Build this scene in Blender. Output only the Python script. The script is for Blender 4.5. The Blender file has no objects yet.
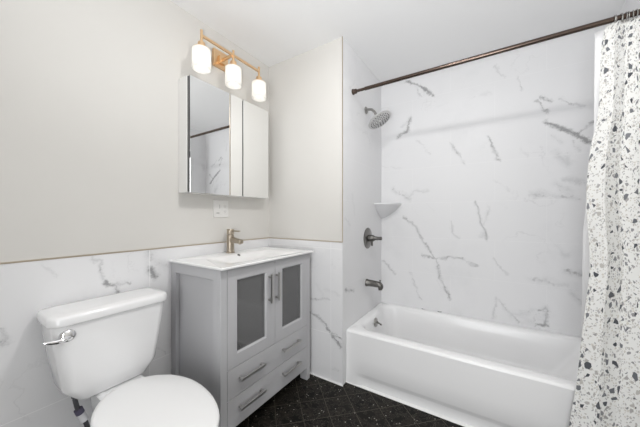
import bpy, bmesh, math, random
from mathutils import Vector, Matrix
random.seed(7)
scene = bpy.context.scene
COL = scene.collection
PI = math.pi

# ------------------------------------------------------------------ camera
cam_data = bpy.data.cameras.new('camera')
cam = bpy.data.objects.new('camera', cam_data)
COL.objects.link(cam)
cam.location = (1.5688, -1.6455, 1.1814)
cam.rotation_euler = (PI / 2, 0, math.radians(32.667))
cam_data.sensor_width = 36.0
cam_data.lens = 265.706 / 640 * 36
cam_data.shift_y = 0.00475
cam_data.clip_start = 0.02
scene.camera = cam

# ------------------------------------------------------------------ world, view, light
world = bpy.data.worlds.new('world')
scene.world = world
world.use_nodes = True
world.node_tree.nodes['Background'].inputs[0].default_value = (0.9, 0.95, 1.0, 1)
world.node_tree.nodes['Background'].inputs[1].default_value = 0.3
scene.view_settings.view_transform = 'Standard'
scene.view_settings.look = 'None'
scene.view_settings.gamma = 1
scene.view_settings.use_curve_mapping = False
scene.view_settings.exposure = 0.0
CEILING_LAMP = 108.0
VANITY_BULB = 3.0

# added fill light, set outside the unseen doorway behind the camera
hall = bpy.data.lights.new('fill_light', 'AREA')
hall.shape = 'RECTANGLE'; hall.size = 0.8; hall.size_y = 1.9
hall.energy = 32.0; hall.color = (0.97, 0.985, 1.0)
fill_o = bpy.data.objects.new('fill_light', hall)
COL.objects.link(fill_o)
fill_o.location = (1.45, -2.80, 1.05)
fill_o.rotation_euler = (PI / 2, 0, 0)

# the photographer's flash, bounced off the ceiling
flash = bpy.data.lights.new('bounce_flash', 'SPOT')
flash.energy = 80.0; flash.spot_size = math.radians(130); flash.spot_blend = 1.0; flash.shadow_soft_size = 0.06; flash.color = (0.97, 0.985, 1.0)
flash_o = bpy.data.objects.new('bounce_flash', flash)
COL.objects.link(flash_o)
flash_o.location = (1.50, -1.75, 1.15)
flash_o.rotation_euler = (Vector((1.30, -1.05, 2.44)) - flash_o.location).to_track_quat('-Z', 'Y').to_euler()

# ------------------------------------------------------------------ dimensions (metres)
H = 2.44            # ceiling
XC = 0.7006         # plumbing wall of the tub alcove
YD = 0.7856         # long tiled wall behind the tub
XE = 2.235          # right wall
YF = -2.45          # wall behind the camera
ZT = 1.0            # top of the wainscot

# ------------------------------------------------------------------ helpers
class MB:
    """collects shapes in one bmesh"""
    def __init__(self):
        self.bm = bmesh.new()
    def box(self, x0, x1, y0, y1, z0, z1, bevel=0.0, seg=2, mat=0, rot=None, about=None):
        t = bmesh.new()
        bmesh.ops.create_cube(t, size=1.0)
        for v in t.verts:
            v.co = Vector(((x0 + x1) / 2 + v.co.x * (x1 - x0), (y0 + y1) / 2 + v.co.y * (y1 - y0), (z0 + z1) / 2 + v.co.z * (z1 - z0)))
        if bevel > 0:
            bmesh.ops.bevel(t, geom=t.edges[:], offset=bevel, segments=seg, profile=0.5, affect='EDGES')
        if rot is not None:
            c = Vector(about) if about else Vector(((x0 + x1) / 2, (y0 + y1) / 2, (z0 + z1) / 2))
            bmesh.ops.rotate(t, verts=t.verts, cent=c, matrix=rot)
        self.merge(t, mat)
        return self
    def merge(self, t, mat=0):
        for f in t.faces:
            f.material_index = mat
        me = bpy.data.meshes.new('tmp')
        t.to_mesh(me); t.free()
        self.bm.from_mesh(me)
        bpy.data.meshes.remove(me)
    def lathe(self, prof, center=(0, 0, 0), axis=(0, 0, 1), n=28, mat=0):
        """prof: (radius, height along axis)"""
        ax = Vector(axis).normalized()
        q = Vector((0, 0, 1)).rotation_difference(ax).to_matrix()
        c = Vector(center)
        t = bmesh.new(); rings = []
        for r, h in prof:
            if r < 1e-6:
                rings.append([t.verts.new(c + q @ Vector((0, 0, h)))])
            else:
                rings.append([t.verts.new(c + q @ Vector((r * math.cos(2 * PI * k / n), r * math.sin(2 * PI * k / n), h))) for k in range(n)])
        for a, b in zip(rings, rings[1:]):
            for k in range(n):
                k2 = (k + 1) % n
                if len(a) == 1 and len(b) == 1: continue
                if len(a) == 1: t.faces.new((a[0], b[k], b[k2]))
                elif len(b) == 1: t.faces.new((a[k], b[0], a[k2]))
                else: t.faces.new((a[k], b[k], b[k2], a[k2]))
        bmesh.ops.recalc_face_normals(t, faces=t.faces)
        self.merge(t, mat)
        return self
    def tube(self, pts, r, n=14, caps=True, mat=0):
        pts = [Vector(p) for p in pts]
        rad = r if isinstance(r, (list, tuple)) else [r] * len(pts)
        t = bmesh.new(); rings = []
        up = None
        for i, p in enumerate(pts):
            d = (pts[min(i + 1, len(pts) - 1)] - pts[max(i - 1, 0)]).normalized()
            if up is None:
                up = Vector((0, 0, 1)) if abs(d.z) < 0.9 else Vector((1, 0, 0))
            s = d.cross(up).normalized(); up = s.cross(d).normalized()
            rings.append([t.verts.new(p + (s * math.cos(2 * PI * k / n) + up * math.sin(2 * PI * k / n)) * rad[i]) for k in range(n)])
        for a, b in zip(rings, rings[1:]):
            for k in range(n):
                k2 = (k + 1) % n
                t.faces.new((a[k], a[k2], b[k2], b[k]))
        if caps:
            t.faces.new(rings[0][::-1]); t.faces.new(rings[-1])
        bmesh.ops.recalc_face_normals(t, faces=t.faces)
        self.merge(t, mat)
        return self
    def loft(self, loops, cap0=True, cap1=True, mat=0, closed=True):
        t = bmesh.new()
        rings = [[t.verts.new(Vector(p)) for p in lp] for lp in loops]
        n = len(rings[0])
        for a, b in zip(rings, rings[1:]):
            for k in range(n if closed else n - 1):
                k2 = (k + 1) % n
                t.faces.new((a[k], a[k2], b[k2], b[k]))
        if cap0: t.faces.new(rings[0][::-1])
        if cap1: t.faces.new(rings[-1])
        bmesh.ops.recalc_face_normals(t, faces=t.faces)
        self.merge(t, mat)
        return self
    def build(self, name, mat, parent=None, smooth=40, mats=None):
        me = bpy.data.meshes.new(name)
        self.bm.to_mesh(me); self.bm.free()
        for m in (mats or [mat]):
            me.materials.append(m)
        o = bpy.data.objects.new(name, me)
        COL.objects.link(o)
        if smooth:
            for p in me.polygons: p.use_smooth = True
            try: me.set_sharp_from_angle(angle=math.radians(smooth))
            except Exception: pass
        if parent is not None:
            o.parent = parent
            o.matrix_parent_inverse = Matrix.Translation(-parent.location) if parent.type == 'EMPTY' else Matrix.Identity(4)
        return o

def tag(o, label=None, cat=None, group=None, kind=None):
    if label: o['label'] = label
    if cat: o['category'] = cat
    if group: o['group'] = group
    if kind: o['kind'] = kind
    return o

def thing(name, loc, label, cat, group=None):
    o = bpy.data.objects.new(name, None)
    COL.objects.link(o)
    o.location = loc
    o.empty_display_size = 0.05
    return tag(o, label, cat, group)

def rrect(x0, x1, y0, y1, r, z, n=6):
    """rounded rectangle loop, counter-clockwise"""
    r = min(r, (x1 - x0) / 2 - 1e-4, (y1 - y0) / 2 - 1e-4)
    out = []
    for cx, cy, a0 in ((x1 - r, y1 - r, 0), (x0 + r, y1 - r, PI / 2), (x0 + r, y0 + r, PI), (x1 - r, y0 + r, 1.5 * PI)):
        for k in range(n + 1):
            a = a0 + PI / 2 * k / n
            out.append((cx + r * math.cos(a), cy + r * math.sin(a), z))
    return out

# ------------------------------------------------------------------ materials
def new_mat(name):
    m = bpy.data.materials.new(name); m.use_nodes = True
    nt = m.node_tree
    return m, nt, nt.nodes['Principled BSDF']

def math_node(nt, op, a, b=None, c=None, clamp=False):
    n = nt.nodes.new('ShaderNodeMath'); n.operation = op; n.use_clamp = clamp
    for i, v in enumerate((a, b, c)):
        if v is None: continue
        if isinstance(v, (int, float)): n.inputs[i].default_value = v
        else: nt.links.new(v, n.inputs[i])
    return n.outputs[0]

def vmath(nt, op, a, b=None, scale=None, out=0):
    n = nt.nodes.new('ShaderNodeVectorMath'); n.operation = op
    for i, v in enumerate((a, b)):
        if v is None: continue
        if isinstance(v, (tuple, list)): n.inputs[i].default_value = v
        else: nt.links.new(v, n.inputs[i])
    if scale is not None:
        if isinstance(scale, (int, float)): n.inputs['Scale'].default_value = scale
        else: nt.links.new(scale, n.inputs['Scale'])
    return n.outputs[out]

def mixc(nt, fac, a, b):
    n = nt.nodes.new('ShaderNodeMix'); n.data_type = 'RGBA'
    if isinstance(fac, (int, float)): n.inputs[0].default_value = fac
    else: nt.links.new(fac, n.inputs[0])
    for i, v in ((6, a), (7, b)):
        if isinstance(v, (tuple, list)): n.inputs[i].default_value = (*v[:3], 1)
        else: nt.links.new(v, n.inputs[i])
    return n.outputs[2]

def noise(nt, vec, scale, detail=3, rough=0.5, out=0):
    n = nt.nodes.new('ShaderNodeTexNoise')
    n.inputs['Scale'].default_value = scale; n.inputs['Detail'].default_value = detail; n.inputs['Roughness'].default_value = rough
    if vec is not None: nt.links.new(vec, n.inputs['Vector'])
    return n.outputs[out]

def ramp(nt, fac, a, b):
    n = nt.nodes.new('ShaderNodeMapRange'); n.interpolation_type = 'SMOOTHSTEP'
    n.inputs[1].default_value = a; n.inputs[2].default_value = b
    nt.links.new(fac, n.inputs[0])
    return n.outputs[0]

def pos(nt):
    return nt.nodes.new('ShaderNodeTexCoord').outputs['Object']

def plain(name, rgb, rough=0.5, metal=0.0, spec=0.5, bump=0.0, bscale=200, coat=0.0, var=0.0):
    m, nt, b = new_mat(name)
    p = pos(nt)
    nf = noise(nt, p, 6.0, 2)
    dark = tuple(c * (1 - var) for c in rgb)
    nt.links.new(mixc(nt, nf, rgb, dark), b.inputs['Base Color'])
    b.inputs['Roughness'].default_value = rough
    b.inputs['Metallic'].default_value = metal
    b.inputs['Specular IOR Level'].default_value = spec
    b.inputs['Coat Weight'].default_value = coat
    b.inputs['Coat Roughness'].default_value = 0.05
    if bump > 0:
        bp = nt.nodes.new('ShaderNodeBump'); bp.inputs['Strength'].default_value = bump; bp.inputs['Distance'].default_value = 0.002
        nt.links.new(noise(nt, p, bscale, 3), bp.inputs['Height'])
        nt.links.new(bp.outputs[0], b.inputs['Normal'])
    return m

M = {}
M['paint'] = plain('warm_white_wall_paint', (0.66, 0.645, 0.617), 0.6, bump=0.08, bscale=260, var=0.02)
M['ceiling'] = plain('white_ceiling_paint', (0.88, 0.88, 0.88), 0.8, bump=0.06, bscale=220, var=0.01)
M['porcelain'] = plain('white_porcelain', (0.86, 0.86, 0.865), 0.12, spec=0.5, coat=0.3, var=0.01)
M['seat'] = plain('white_seat_plastic', (0.86, 0.86, 0.86), 0.28, var=0.01)
M['enamel'] = plain('white_tub_enamel', (0.88, 0.88, 0.885), 0.24, coat=0.15, var=0.01)
M['ceramic_top'] = plain('white_ceramic_top', (0.90, 0.90, 0.90), 0.15, coat=0.2, var=0.01)
M['cabinet'] = plain('grey_cabinet_lacquer', (0.51, 0.51, 0.525), 0.42, var=0.03)
M['cabinet_inside'] = plain('grey_cabinet_inside', (0.80, 0.80, 0.81), 0.6, var=0.05)
M['nickel'] = plain('brushed_nickel', (0.40, 0.39, 0.375), 0.30, metal=1.0, var=0.12)
M['dark_nickel'] = plain('dark_brushed_nickel', (0.24, 0.23, 0.22), 0.28, metal=1.0, var=0.1)
M['handle'] = plain('satin_nickel_pull', (0.56, 0.55, 0.54), 0.30, metal=1.0, var=0.05)
M['spray'] = plain('pale_spray_face_metal', (0.66, 0.655, 0.65), 0.38, metal=0.85, var=0.1)
M['spout'] = plain('aged_dark_nickel', (0.17, 0.165, 0.155), 0.36, metal=1.0, var=0.15)
M['chrome'] = plain('polished_chrome', (0.82, 0.82, 0.83), 0.06, metal=1.0)
M['champagne'] = plain('brushed_champagne_bronze', (0.46, 0.40, 0.325), 0.30, metal=1.0, var=0.1)
M['gold'] = plain('satin_gold_metal', (0.86, 0.60, 0.36), 0.30, metal=1.0, var=0.05)
M['bronze'] = plain('oil_rubbed_bronze', (0.115, 0.085, 0.07), 0.26, metal=0.9, var=0.2)
M['trim'] = plain('bronze_tile_edge_trim', (0.58, 0.50, 0.40), 0.35, metal=0.9, var=0.1)
M['caulk'] = plain('white_caulk', (0.88, 0.88, 0.87), 0.5)
M['plastic'] = plain('white_device_plastic', (0.74, 0.73, 0.71), 0.35)
M['black'] = plain('dark_slot', (0.03, 0.03, 0.03), 0.6)
M['grey_slot'] = plain('grey_device_detail', (0.30, 0.30, 0.29), 0.6)
M['frame_white'] = plain('white_cabinet_side', (0.80, 0.79, 0.77), 0.25, var=0.02)
M['gap_shade'] = plain('dark_gap_shade', (0.10, 0.10, 0.10), 0.5)  # near-black colour that paints the shade in the mirror door gaps
M['mirror'] = plain('silvered_mirror', (0.93, 0.935, 0.93), 0.01, metal=1.0)
M['hose'] = plain('braided_dark_hose', (0.13, 0.13, 0.14), 0.4, metal=0.5, bump=0.5, bscale=700, var=0.5)
M['paper_tag'] = plain('pale_paper_tag', (0.72, 0.72, 0.74), 0.6, var=0.1)
M['tag_print'] = plain('violet_grey_print', (0.10, 0.09, 0.14), 0.6, var=0.1)
M['liner'] = plain('white_vinyl_liner', (0.85, 0.85, 0.86), 0.35, var=0.01)
M['door'] = plain('white_door_paint', (0.80, 0.80, 0.79), 0.4)

def glass_pane_mat():
    m, nt, b = new_mat('tinted_glass_pane')
    out = nt.nodes['Material Output']
    tr = nt.nodes.new('ShaderNodeBsdfTransparent'); tr.inputs[0].default_value = (0.80, 0.805, 0.81, 1)
    gl = nt.nodes.new('ShaderNodeBsdfGlossy'); gl.inputs['Roughness'].default_value = 0.04
    fr = nt.nodes.new('ShaderNodeFresnel'); fr.inputs[0].default_value = 1.6
    mx = nt.nodes.new('ShaderNodeMixShader')
    nt.links.new(fr.outputs[0], mx.inputs[0]); df = nt.nodes.new('ShaderNodeBsdfDiffuse'); df.inputs[0].default_value = (0.33, 0.33, 0.335, 1)
    hz = nt.nodes.new('ShaderNodeMixShader'); hz.inputs[0].default_value = 0.38
    nt.links.new(tr.outputs[0], hz.inputs[1]); nt.links.new(df.outputs[0], hz.inputs[2])
    nt.links.new(hz.outputs[0], mx.inputs[1]); nt.links.new(gl.outputs[0], mx.inputs[2])
    nt.links.new(mx.outputs[0], out.inputs[0])
    nt.nodes.remove(b)
    return m
M['glass'] = glass_pane_mat()

def emit_mat(name, rgb, strength):
    m, nt, b = new_mat(name)
    b.inputs['Base Color'].default_value = (0.8, 0.8, 0.8, 1)
    b.inputs['Emission Color'].default_value = (*rgb, 1)
    b.inputs['Emission Strength'].default_value = strength
    return m
M['bulb'] = emit_mat('lit_bulb', (1.0, 0.95, 0.89), VANITY_BULB)
M['dome'] = emit_mat('lit_opal_dome', (1.0, 0.985, 0.965), CEILING_LAMP)

def opal_mat():
    m, nt, b = new_mat('frosted_opal_glass')
    out = nt.nodes['Material Output']
    t = nt.nodes.new('ShaderNodeBsdfTranslucent'); t.inputs[0].default_value = (0.95, 0.94, 0.92, 1)
    d = nt.nodes.new('ShaderNodeBsdfDiffuse'); d.inputs[0].default_value = (0.92, 0.92, 0.91, 1)
    mx = nt.nodes.new('ShaderNodeMixShader'); mx.inputs[0].default_value = 0.55
    nt.links.new(d.outputs[0], mx.inputs[1]); nt.links.new(t.outputs[0], mx.inputs[2])
    nt.links.new(mx.outputs[0], out.inputs[0])
    nt.nodes.remove(b)
    return m
M['opal'] = opal_mat()

def marble(name, plane, segs, v0, vs, h0, hs, stagger, joint=0.25, seed=0.0):
    """white marble tile. plane 'xz' or 'yz'; segs = veins (h0,z0,h1,z1,width,strength) in wall coordinates.
    v0/vs: first row height and row size, h0/hs: first upright joint and tile length."""
    m, nt, b = new_mat(name)
    p = pos(nt)
    sep = nt.nodes.new('ShaderNodeSeparateXYZ'); nt.links.new(p, sep.inputs[0])
    hcoord = sep.outputs[0] if plane == 'xz' else sep.outputs[1]
    z = sep.outputs[2]
    comb = nt.nodes.new('ShaderNodeCombineXYZ')
    nt.links.new(hcoord, comb.inputs[0]); nt.links.new(z, comb.inputs[1]); comb.inputs[2].default_value = seed
    p2 = comb.outputs[0]
    # jagged warp for the vein lines
    w1 = vmath(nt, 'SCALE', vmath(nt, 'SUBTRACT', noise(nt, p2, 16.0, 5, 0.68, out=1), (0.5, 0.5, 0.5)), scale=0.085)
    w2 = vmath(nt, 'MULTIPLY', w1, (1, 1, 0))
    flat = vmath(nt, 'MULTIPLY', p2, (1, 1, 0))
    pw = vmath(nt, 'ADD', flat, w2)
    brk = ramp(nt, noise(nt, p2, 22.0, 5, 0.72), 0.36, 0.60)
    acc = None
    for (a0, a1, b0, b1, w, s) in segs:
        A = (a0, a1, 0.0); B = (b0, b1, 0.0)
        ba = (b0 - a0, b1 - a1, 0.0); L2 = max(ba[0] ** 2 + ba[1] ** 2, 1e-6)
        q = pw
        if acc is not None:   # tie each vein to the one before, so that they are worked out one after another
            n = nt.nodes.new('ShaderNodeVectorMath'); n.operation = 'MULTIPLY_ADD'
            nt.links.new(acc, n.inputs[0]); n.inputs[1].default_value = (1e-7, 1e-7, 0); nt.links.new(pw, n.inputs[2])
            q = n.outputs[0]
        pa = vmath(nt, 'SUBTRACT', q, A)
        dt = vmath(nt, 'DOT_PRODUCT', pa, (ba[0] / L2, ba[1] / L2, 0.0), out=1)
        hcl = math_node(nt, 'ADD', dt, 0.0, clamp=True)
        proj = vmath(nt, 'SCALE', ba, scale=hcl)
        d = vmath(nt, 'DISTANCE', pa, proj, out=1)
        e = math_node(nt, 'MULTIPLY_ADD', d, -s / (2.6 * w), s, clamp=True)
        acc = e if acc is None else math_node(nt, 'MAXIMUM', acc, e)
    # faint background clouding and hair veins
    cloud = ramp(nt, noise(nt, p2, 2.6, 5, 0.6), 0.50, 0.80)
    hn = noise(nt, p2, 3.2, 6, 0.55)
    hair = math_node(nt, 'SUBTRACT', 1.0, ramp(nt, math_node(nt, 'ABSOLUTE', math_node(nt, 'SUBTRACT', hn, 0.5)), 0.0, 0.010))
    hmask = ramp(nt, noise(nt, p2, 1.9, 2), 0.52, 0.70)
    hair = math_node(nt, 'MULTIPLY', hair, hmask)
    base = mixc(nt, math_node(nt, 'MULTIPLY', cloud, 0.26), (0.775, 0.775, 0.785), (0.58, 0.585, 0.60))
    base = mixc(nt, math_node(nt, 'MULTIPLY', hair, 0.22), base, (0.42, 0.42, 0.43))
    if acc is not None:
        core = ramp(nt, math_node(nt, 'SUBTRACT', acc, math_node(nt, 'MULTIPLY', brk, 0.34)), 0.16, 0.72)
        haze = math_node(nt, 'MULTIPLY', ramp(nt, acc, 0.02, 0.75), ramp(nt, noise(nt, p2, 11.0, 4, 0.6), 0.34, 0.60))
        base = mixc(nt, math_node(nt, 'MULTIPLY', haze, 0.65), base, (0.45, 0.455, 0.465))
        base = mixc(nt, math_node(nt, 'MULTIPLY', core, 0.85), base, (0.27, 0.27, 0.275))
    # joints
    row = math_node(nt, 'DIVIDE', math_node(nt, 'SUBTRACT', z, v0), vs)
    fr = math_node(nt, 'ABSOLUTE', math_node(nt, 'SUBTRACT', math_node(nt, 'FRACT', row), 0.5))
    jz = math_node(nt, 'GREATER_THAN', fr, 0.5 - 0.0014 / vs)
    off = math_node(nt, 'MULTIPLY', math_node(nt, 'FLOORED_MODULO', math_node(nt, 'FLOOR', row), 2.0), stagger)
    colm = math_node(nt, 'ADD', math_node(nt, 'DIVIDE', math_node(nt, 'SUBTRACT', hcoord, h0), hs), off)
    fc = math_node(nt, 'ABSOLUTE', math_node(nt, 'SUBTRACT', math_node(nt, 'FRACT', colm), 0.5))
    jx = math_node(nt, 'GREATER_THAN', fc, 0.5 - 0.0014 / hs)
    jn = math_node(nt, 'MAXIMUM', jz, jx)
    base = mixc(nt, math_node(nt, 'MULTIPLY', jn, joint), base, (0.93, 0.93, 0.93))
    nt.links.new(base, b.inputs['Base Color'])
    b.inputs['Roughness'].default_value = 0.42
    b.inputs['Specular IOR Level'].default_value = 0.3
    bp = nt.nodes.new('ShaderNodeBump'); bp.inputs['Strength'].default_value = 0.25; bp.inputs['Distance'].default_value = 0.001
    nt.links.new(math_node(nt, 'SUBTRACT', 1.0, jn), bp.inputs['Height'])
    nt.links.new(bp.outputs[0], b.inputs['Normal'])
    return m

#VEINS_BEGIN: grey veins of the stone, in wall coordinates (h0, z0, h1, z1, width, strength)
VEIN_D = [
    (0.928,2.399,1.046,2.327,0.009,0.8), (1.046,2.327,1.159,2.215,0.009,0.8), (1.017,2.32,1.055,2.226,0.006,0.5), (0.967,2.063,0.943,1.954,0.011,0.8),
    (0.943,1.954,0.85,1.907,0.011,0.8), (0.881,1.996,0.967,2.026,0.008,0.5), (1.032,1.848,1.145,1.712,0.008,0.4), (1.291,1.793,1.391,1.612,0.009,0.5),
    (1.548,1.795,1.628,1.612,0.008,0.6), (1.6,2.338,1.654,2.231,0.007,0.45), (1.737,2.207,1.767,2.111,0.006,0.45), (1.44,2.132,1.578,2.133,0.012,0.3),
    (1.846,2.009,1.908,1.918,0.008,0.7), (1.874,2.027,1.92,1.987,0.009,0.7), (1.975,1.993,2.036,1.937,0.008,0.5), (2.036,1.937,2.086,1.918,0.008,0.5),
    (1.902,1.842,2.001,1.769,0.011,1.0), (2.001,1.769,2.061,1.735,0.011,1.0), (2.061,1.735,2.119,1.669,0.011,1.0), (2.053,1.737,2.135,1.802,0.007,0.6),
    (1.93,1.745,1.984,1.689,0.012,0.35), (2.036,1.693,2.07,1.619,0.008,0.4), (1.957,1.61,2.019,1.544,0.018,0.45), (2.019,1.544,2.01,1.592,0.018,0.45),
    (2.001,1.433,2.103,1.41,0.015,0.5), (1.957,1.408,1.984,1.359,0.018,0.35), (1.984,1.359,2.036,1.322,0.018,0.35), (1.817,1.356,1.984,1.324,0.016,0.35),
    (0.818,1.42,0.943,1.352,0.012,0.4), (1.589,1.464,1.685,1.375,0.006,0.35), (1.753,1.674,1.797,1.618,0.008,0.3), (0.704,1.654,0.881,1.62,0.006,0.35),
    (0.812,1.432,0.965,1.34,0.016,0.5), (0.948,1.358,1.013,1.405,0.01,0.4), (1.013,1.405,1.122,1.399,0.01,0.4), (1.47,1.292,1.508,1.145,0.008,0.7),
    (1.508,1.145,1.546,1.0,0.008,0.7), (1.558,1.261,1.513,1.028,0.009,0.4), (1.297,1.143,1.311,1.05,0.008,0.5), (1.311,1.05,1.357,0.997,0.008,0.5),
    (0.915,1.173,1.029,1.074,0.009,0.6), (1.029,1.074,1.107,0.914,0.009,0.6), (1.107,0.914,1.182,0.823,0.009,0.6), (1.182,0.823,1.211,0.668,0.009,0.6),
    (1.211,0.668,1.291,0.498,0.009,0.6), (1.06,0.846,1.167,0.829,0.008,0.6), (1.167,0.829,1.338,0.852,0.008,0.6), (1.338,0.852,1.483,0.796,0.008,0.6),
    (0.965,0.671,1.054,0.458,0.008,0.45), (0.723,0.767,0.83,0.655,0.009,0.55), (1.582,0.858,1.688,0.741,0.006,0.45), (1.952,0.98,1.991,0.918,0.016,0.4),
    (1.991,0.918,2.01,0.925,0.016,0.4), (2.001,0.817,2.093,0.79,0.016,0.6), (1.809,0.737,1.892,0.726,0.016,0.45), (1.892,0.726,2.01,0.703,0.016,0.45),
    (2.01,0.703,2.093,0.603,0.016,0.45), (1.872,0.718,2.048,0.696,0.02,0.35), (1.606,0.56,1.582,0.397,0.007,0.5), (1.606,0.56,1.676,0.487,0.009,0.45),
    (1.676,0.487,1.744,0.403,0.009,0.45), (1.862,0.519,1.892,0.541,0.012,0.75), (1.892,0.541,1.896,0.423,0.012,0.75), (1.896,0.423,1.851,0.405,0.012,0.75),
    (1.82,0.425,1.892,0.509,0.03,0.42), (1.699,0.45,1.83,0.503,0.02,0.35), (1.744,0.492,1.809,0.499,0.007,0.4), (1.82,1.336,1.912,1.327,0.013,0.5),
    (1.912,1.327,2.057,1.306,0.013,0.5), (1.952,1.408,2.029,1.353,0.018,0.35), (1.991,1.431,2.093,1.399,0.012,0.5), (1.074,0.363,1.079,0.364,0.007,2.0),
    (1.206,0.369,1.211,0.37,0.007,2.0),]
VEIN_L = [
    (-1.177,0.99,-1.156,0.967,0.007,0.5), (-1.156,0.967,-1.145,0.912,0.007,0.5), (-1.145,0.912,-1.123,0.867,0.007,0.5), (-1.123,0.867,-1.095,0.843,0.009,0.9),
    (-1.095,0.843,-1.016,0.838,0.008,0.6), (-1.095,0.843,-1.077,0.802,0.008,0.7), (-1.347,0.989,-1.305,0.923,0.006,0.35), (-0.928,0.988,-0.907,0.932,0.022,0.45),
    (-0.907,0.932,-0.831,0.896,0.022,0.45), (-0.928,0.889,-0.899,0.853,0.016,0.9), (-1.452,0.743,-1.438,0.7,0.01,0.5), (-1.452,0.705,-1.439,0.692,0.008,0.5),
    (-0.892,0.451,-0.838,0.4,0.006,0.4), (-0.996,1.062,-1.009,1.034,0.006,0.3),]
VEIN_B = [
    (0.428,0.469,0.502,0.434,0.008,0.75), (0.502,0.434,0.598,0.36,0.008,0.75), (0.435,0.555,0.592,0.59,0.007,0.5), (0.55,0.656,0.674,0.622,0.01,0.3),
    (0.485,0.675,0.566,0.577,0.012,0.25), (0.613,0.339,0.635,0.318,0.011,0.9), (0.635,0.318,0.689,0.258,0.011,0.9), (0.613,0.339,0.689,0.331,0.006,0.7),
    (0.613,0.09,0.674,0.091,0.01,0.4),]
VEIN_C = [
    (0.037,1.16,0.119,1.127,0.012,0.35), (0.045,0.665,0.19,0.618,0.01,0.6), (0.163,1.342,0.19,1.207,0.012,0.25), (0.098,0.681,0.163,0.647,0.008,0.3),]
#VEINS_END
M['marble_long'] = marble('white_marble_long_wall', 'xz', VEIN_D, 0.39, 0.3035, 1.902, 0.61, 0.5, 0.22, 1.3)
M['marble_left'] = marble('white_marble_wainscot_left', 'yz', VEIN_L, 0.387, 0.613, -0.928, 1.22, 0.0, 0.8, 4.1)
M['marble_back'] = marble('white_marble_wainscot_back', 'xz', VEIN_B, -0.273, 0.613, 0.606, 0.61, 0.0, 0.8, 7.7)
M['marble_plumb'] = marble('white_marble_plumbing_wall', 'yz', VEIN_C, 0.39, 0.3035, 0.18, 0.61, 0.5, 0.2, 9.2)
M['marble_plain'] = marble('white_marble_shelf', 'xz', [], -5, 20, -5, 20, 0, 0.0, 2.0)

def floor_mat():
    m, nt, b = new_mat('black_marble_diagonal_tiles')
    p = pos(nt)
    sep = nt.nodes.new('ShaderNodeSeparateXYZ'); nt.links.new(p, sep.inputs[0])
    x, y = sep.outputs[0], sep.outputs[1]
    T = 0.2222
    u = math_node(nt, 'DIVIDE', math_node(nt, 'SUBTRACT', math_node(nt, 'ADD', x, y), 0.036), T)
    v = math_node(nt, 'DIVIDE', math_node(nt, 'SUBTRACT', math_node(nt, 'SUBTRACT', x, y), 0.176), T)
    def joint(c):
        return math_node(nt, 'GREATER_THAN', math_node(nt, 'ABSOLUTE', math_node(nt, 'SUBTRACT', math_node(nt, 'FRACT', c), 0.5)), 0.5 - 0.0016 * 1.414 / T)
    jn = math_node(nt, 'MAXIMUM', joint(u), joint(v))
    # each tile is cut from another piece of stone
    cell = nt.nodes.new('ShaderNodeCombineXYZ')
    nt.links.new(math_node(nt, 'FLOOR', u), cell.inputs[0]); nt.links.new(math_node(nt, 'FLOOR', v), cell.inputs[1])
    wn = nt.nodes.new('ShaderNodeTexWhiteNoise'); wn.noise_dimensions = '3D'; nt.links.new(cell.outputs[0], wn.inputs[0])
    ps = vmath(nt, 'ADD', p, vmath(nt, 'SCALE', wn.outputs[1], scale=7.0))
    n1 = noise(nt, ps, 24.0, 6, 0.62)
    n2 = noise(nt, ps, 60.0, 5, 0.65)
    fleck = ramp(nt, n2, 0.60, 0.74)
    crack = math_node(nt, 'SUBTRACT', 1.0, ramp(nt, math_node(nt, 'ABSOLUTE', math_node(nt, 'SUBTRACT', n1, 0.5)), 0.0, 0.012))
    tone = mixc(nt, wn.outputs[0], (0.004, 0.0038, 0.0035), (0.010, 0.009, 0.0075))
    tone = mixc(nt, ramp(nt, n1, 0.45, 0.8), tone, (0.040, 0.034, 0.028))
    tone = mixc(nt, math_node(nt, 'MULTIPLY', fleck, 0.55), tone, (0.17, 0.155, 0.13))
    tone = mixc(nt, math_node(nt, 'MULTIPLY', crack, 0.45), tone, (0.20, 0.18, 0.15))
    sp = nt.nodes.new('ShaderNodeTexVoronoi'); sp.inputs['Scale'].default_value = 70.0; nt.links.new(ps, sp.inputs['Vector'])
    sc_ = nt.nodes.new('ShaderNodeSeparateColor'); nt.links.new(sp.outputs['Color'], sc_.inputs[0])
    spk = math_node(nt, 'MULTIPLY', math_node(nt, 'LESS_THAN', sp.outputs['Distance'], 0.24), math_node(nt, 'GREATER_THAN', sc_.outputs[0], 0.90))
    tone = mixc(nt, math_node(nt, 'MULTIPLY', spk, 0.8), tone, (0.42, 0.40, 0.36))
    tone = mixc(nt, math_node(nt, 'MULTIPLY', jn, 0.7), tone, (0.105, 0.092, 0.075))
    nt.links.new(tone, b.inputs['Base Color'])
    b.inputs['Roughness'].default_value = 0.38
    b.inputs['Specular IOR Level'].default_value = 0.12
    bp = nt.nodes.new('ShaderNodeBump'); bp.inputs['Strength'].default_value = 0.4; bp.inputs['Distance'].default_value = 0.001
    nt.links.new(math_node(nt, 'SUBTRACT', 1.0, jn), bp.inputs['Height'])
    nt.links.new(bp.outputs[0], b.inputs['Normal'])
    return m
M['floor'] = floor_mat()

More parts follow.
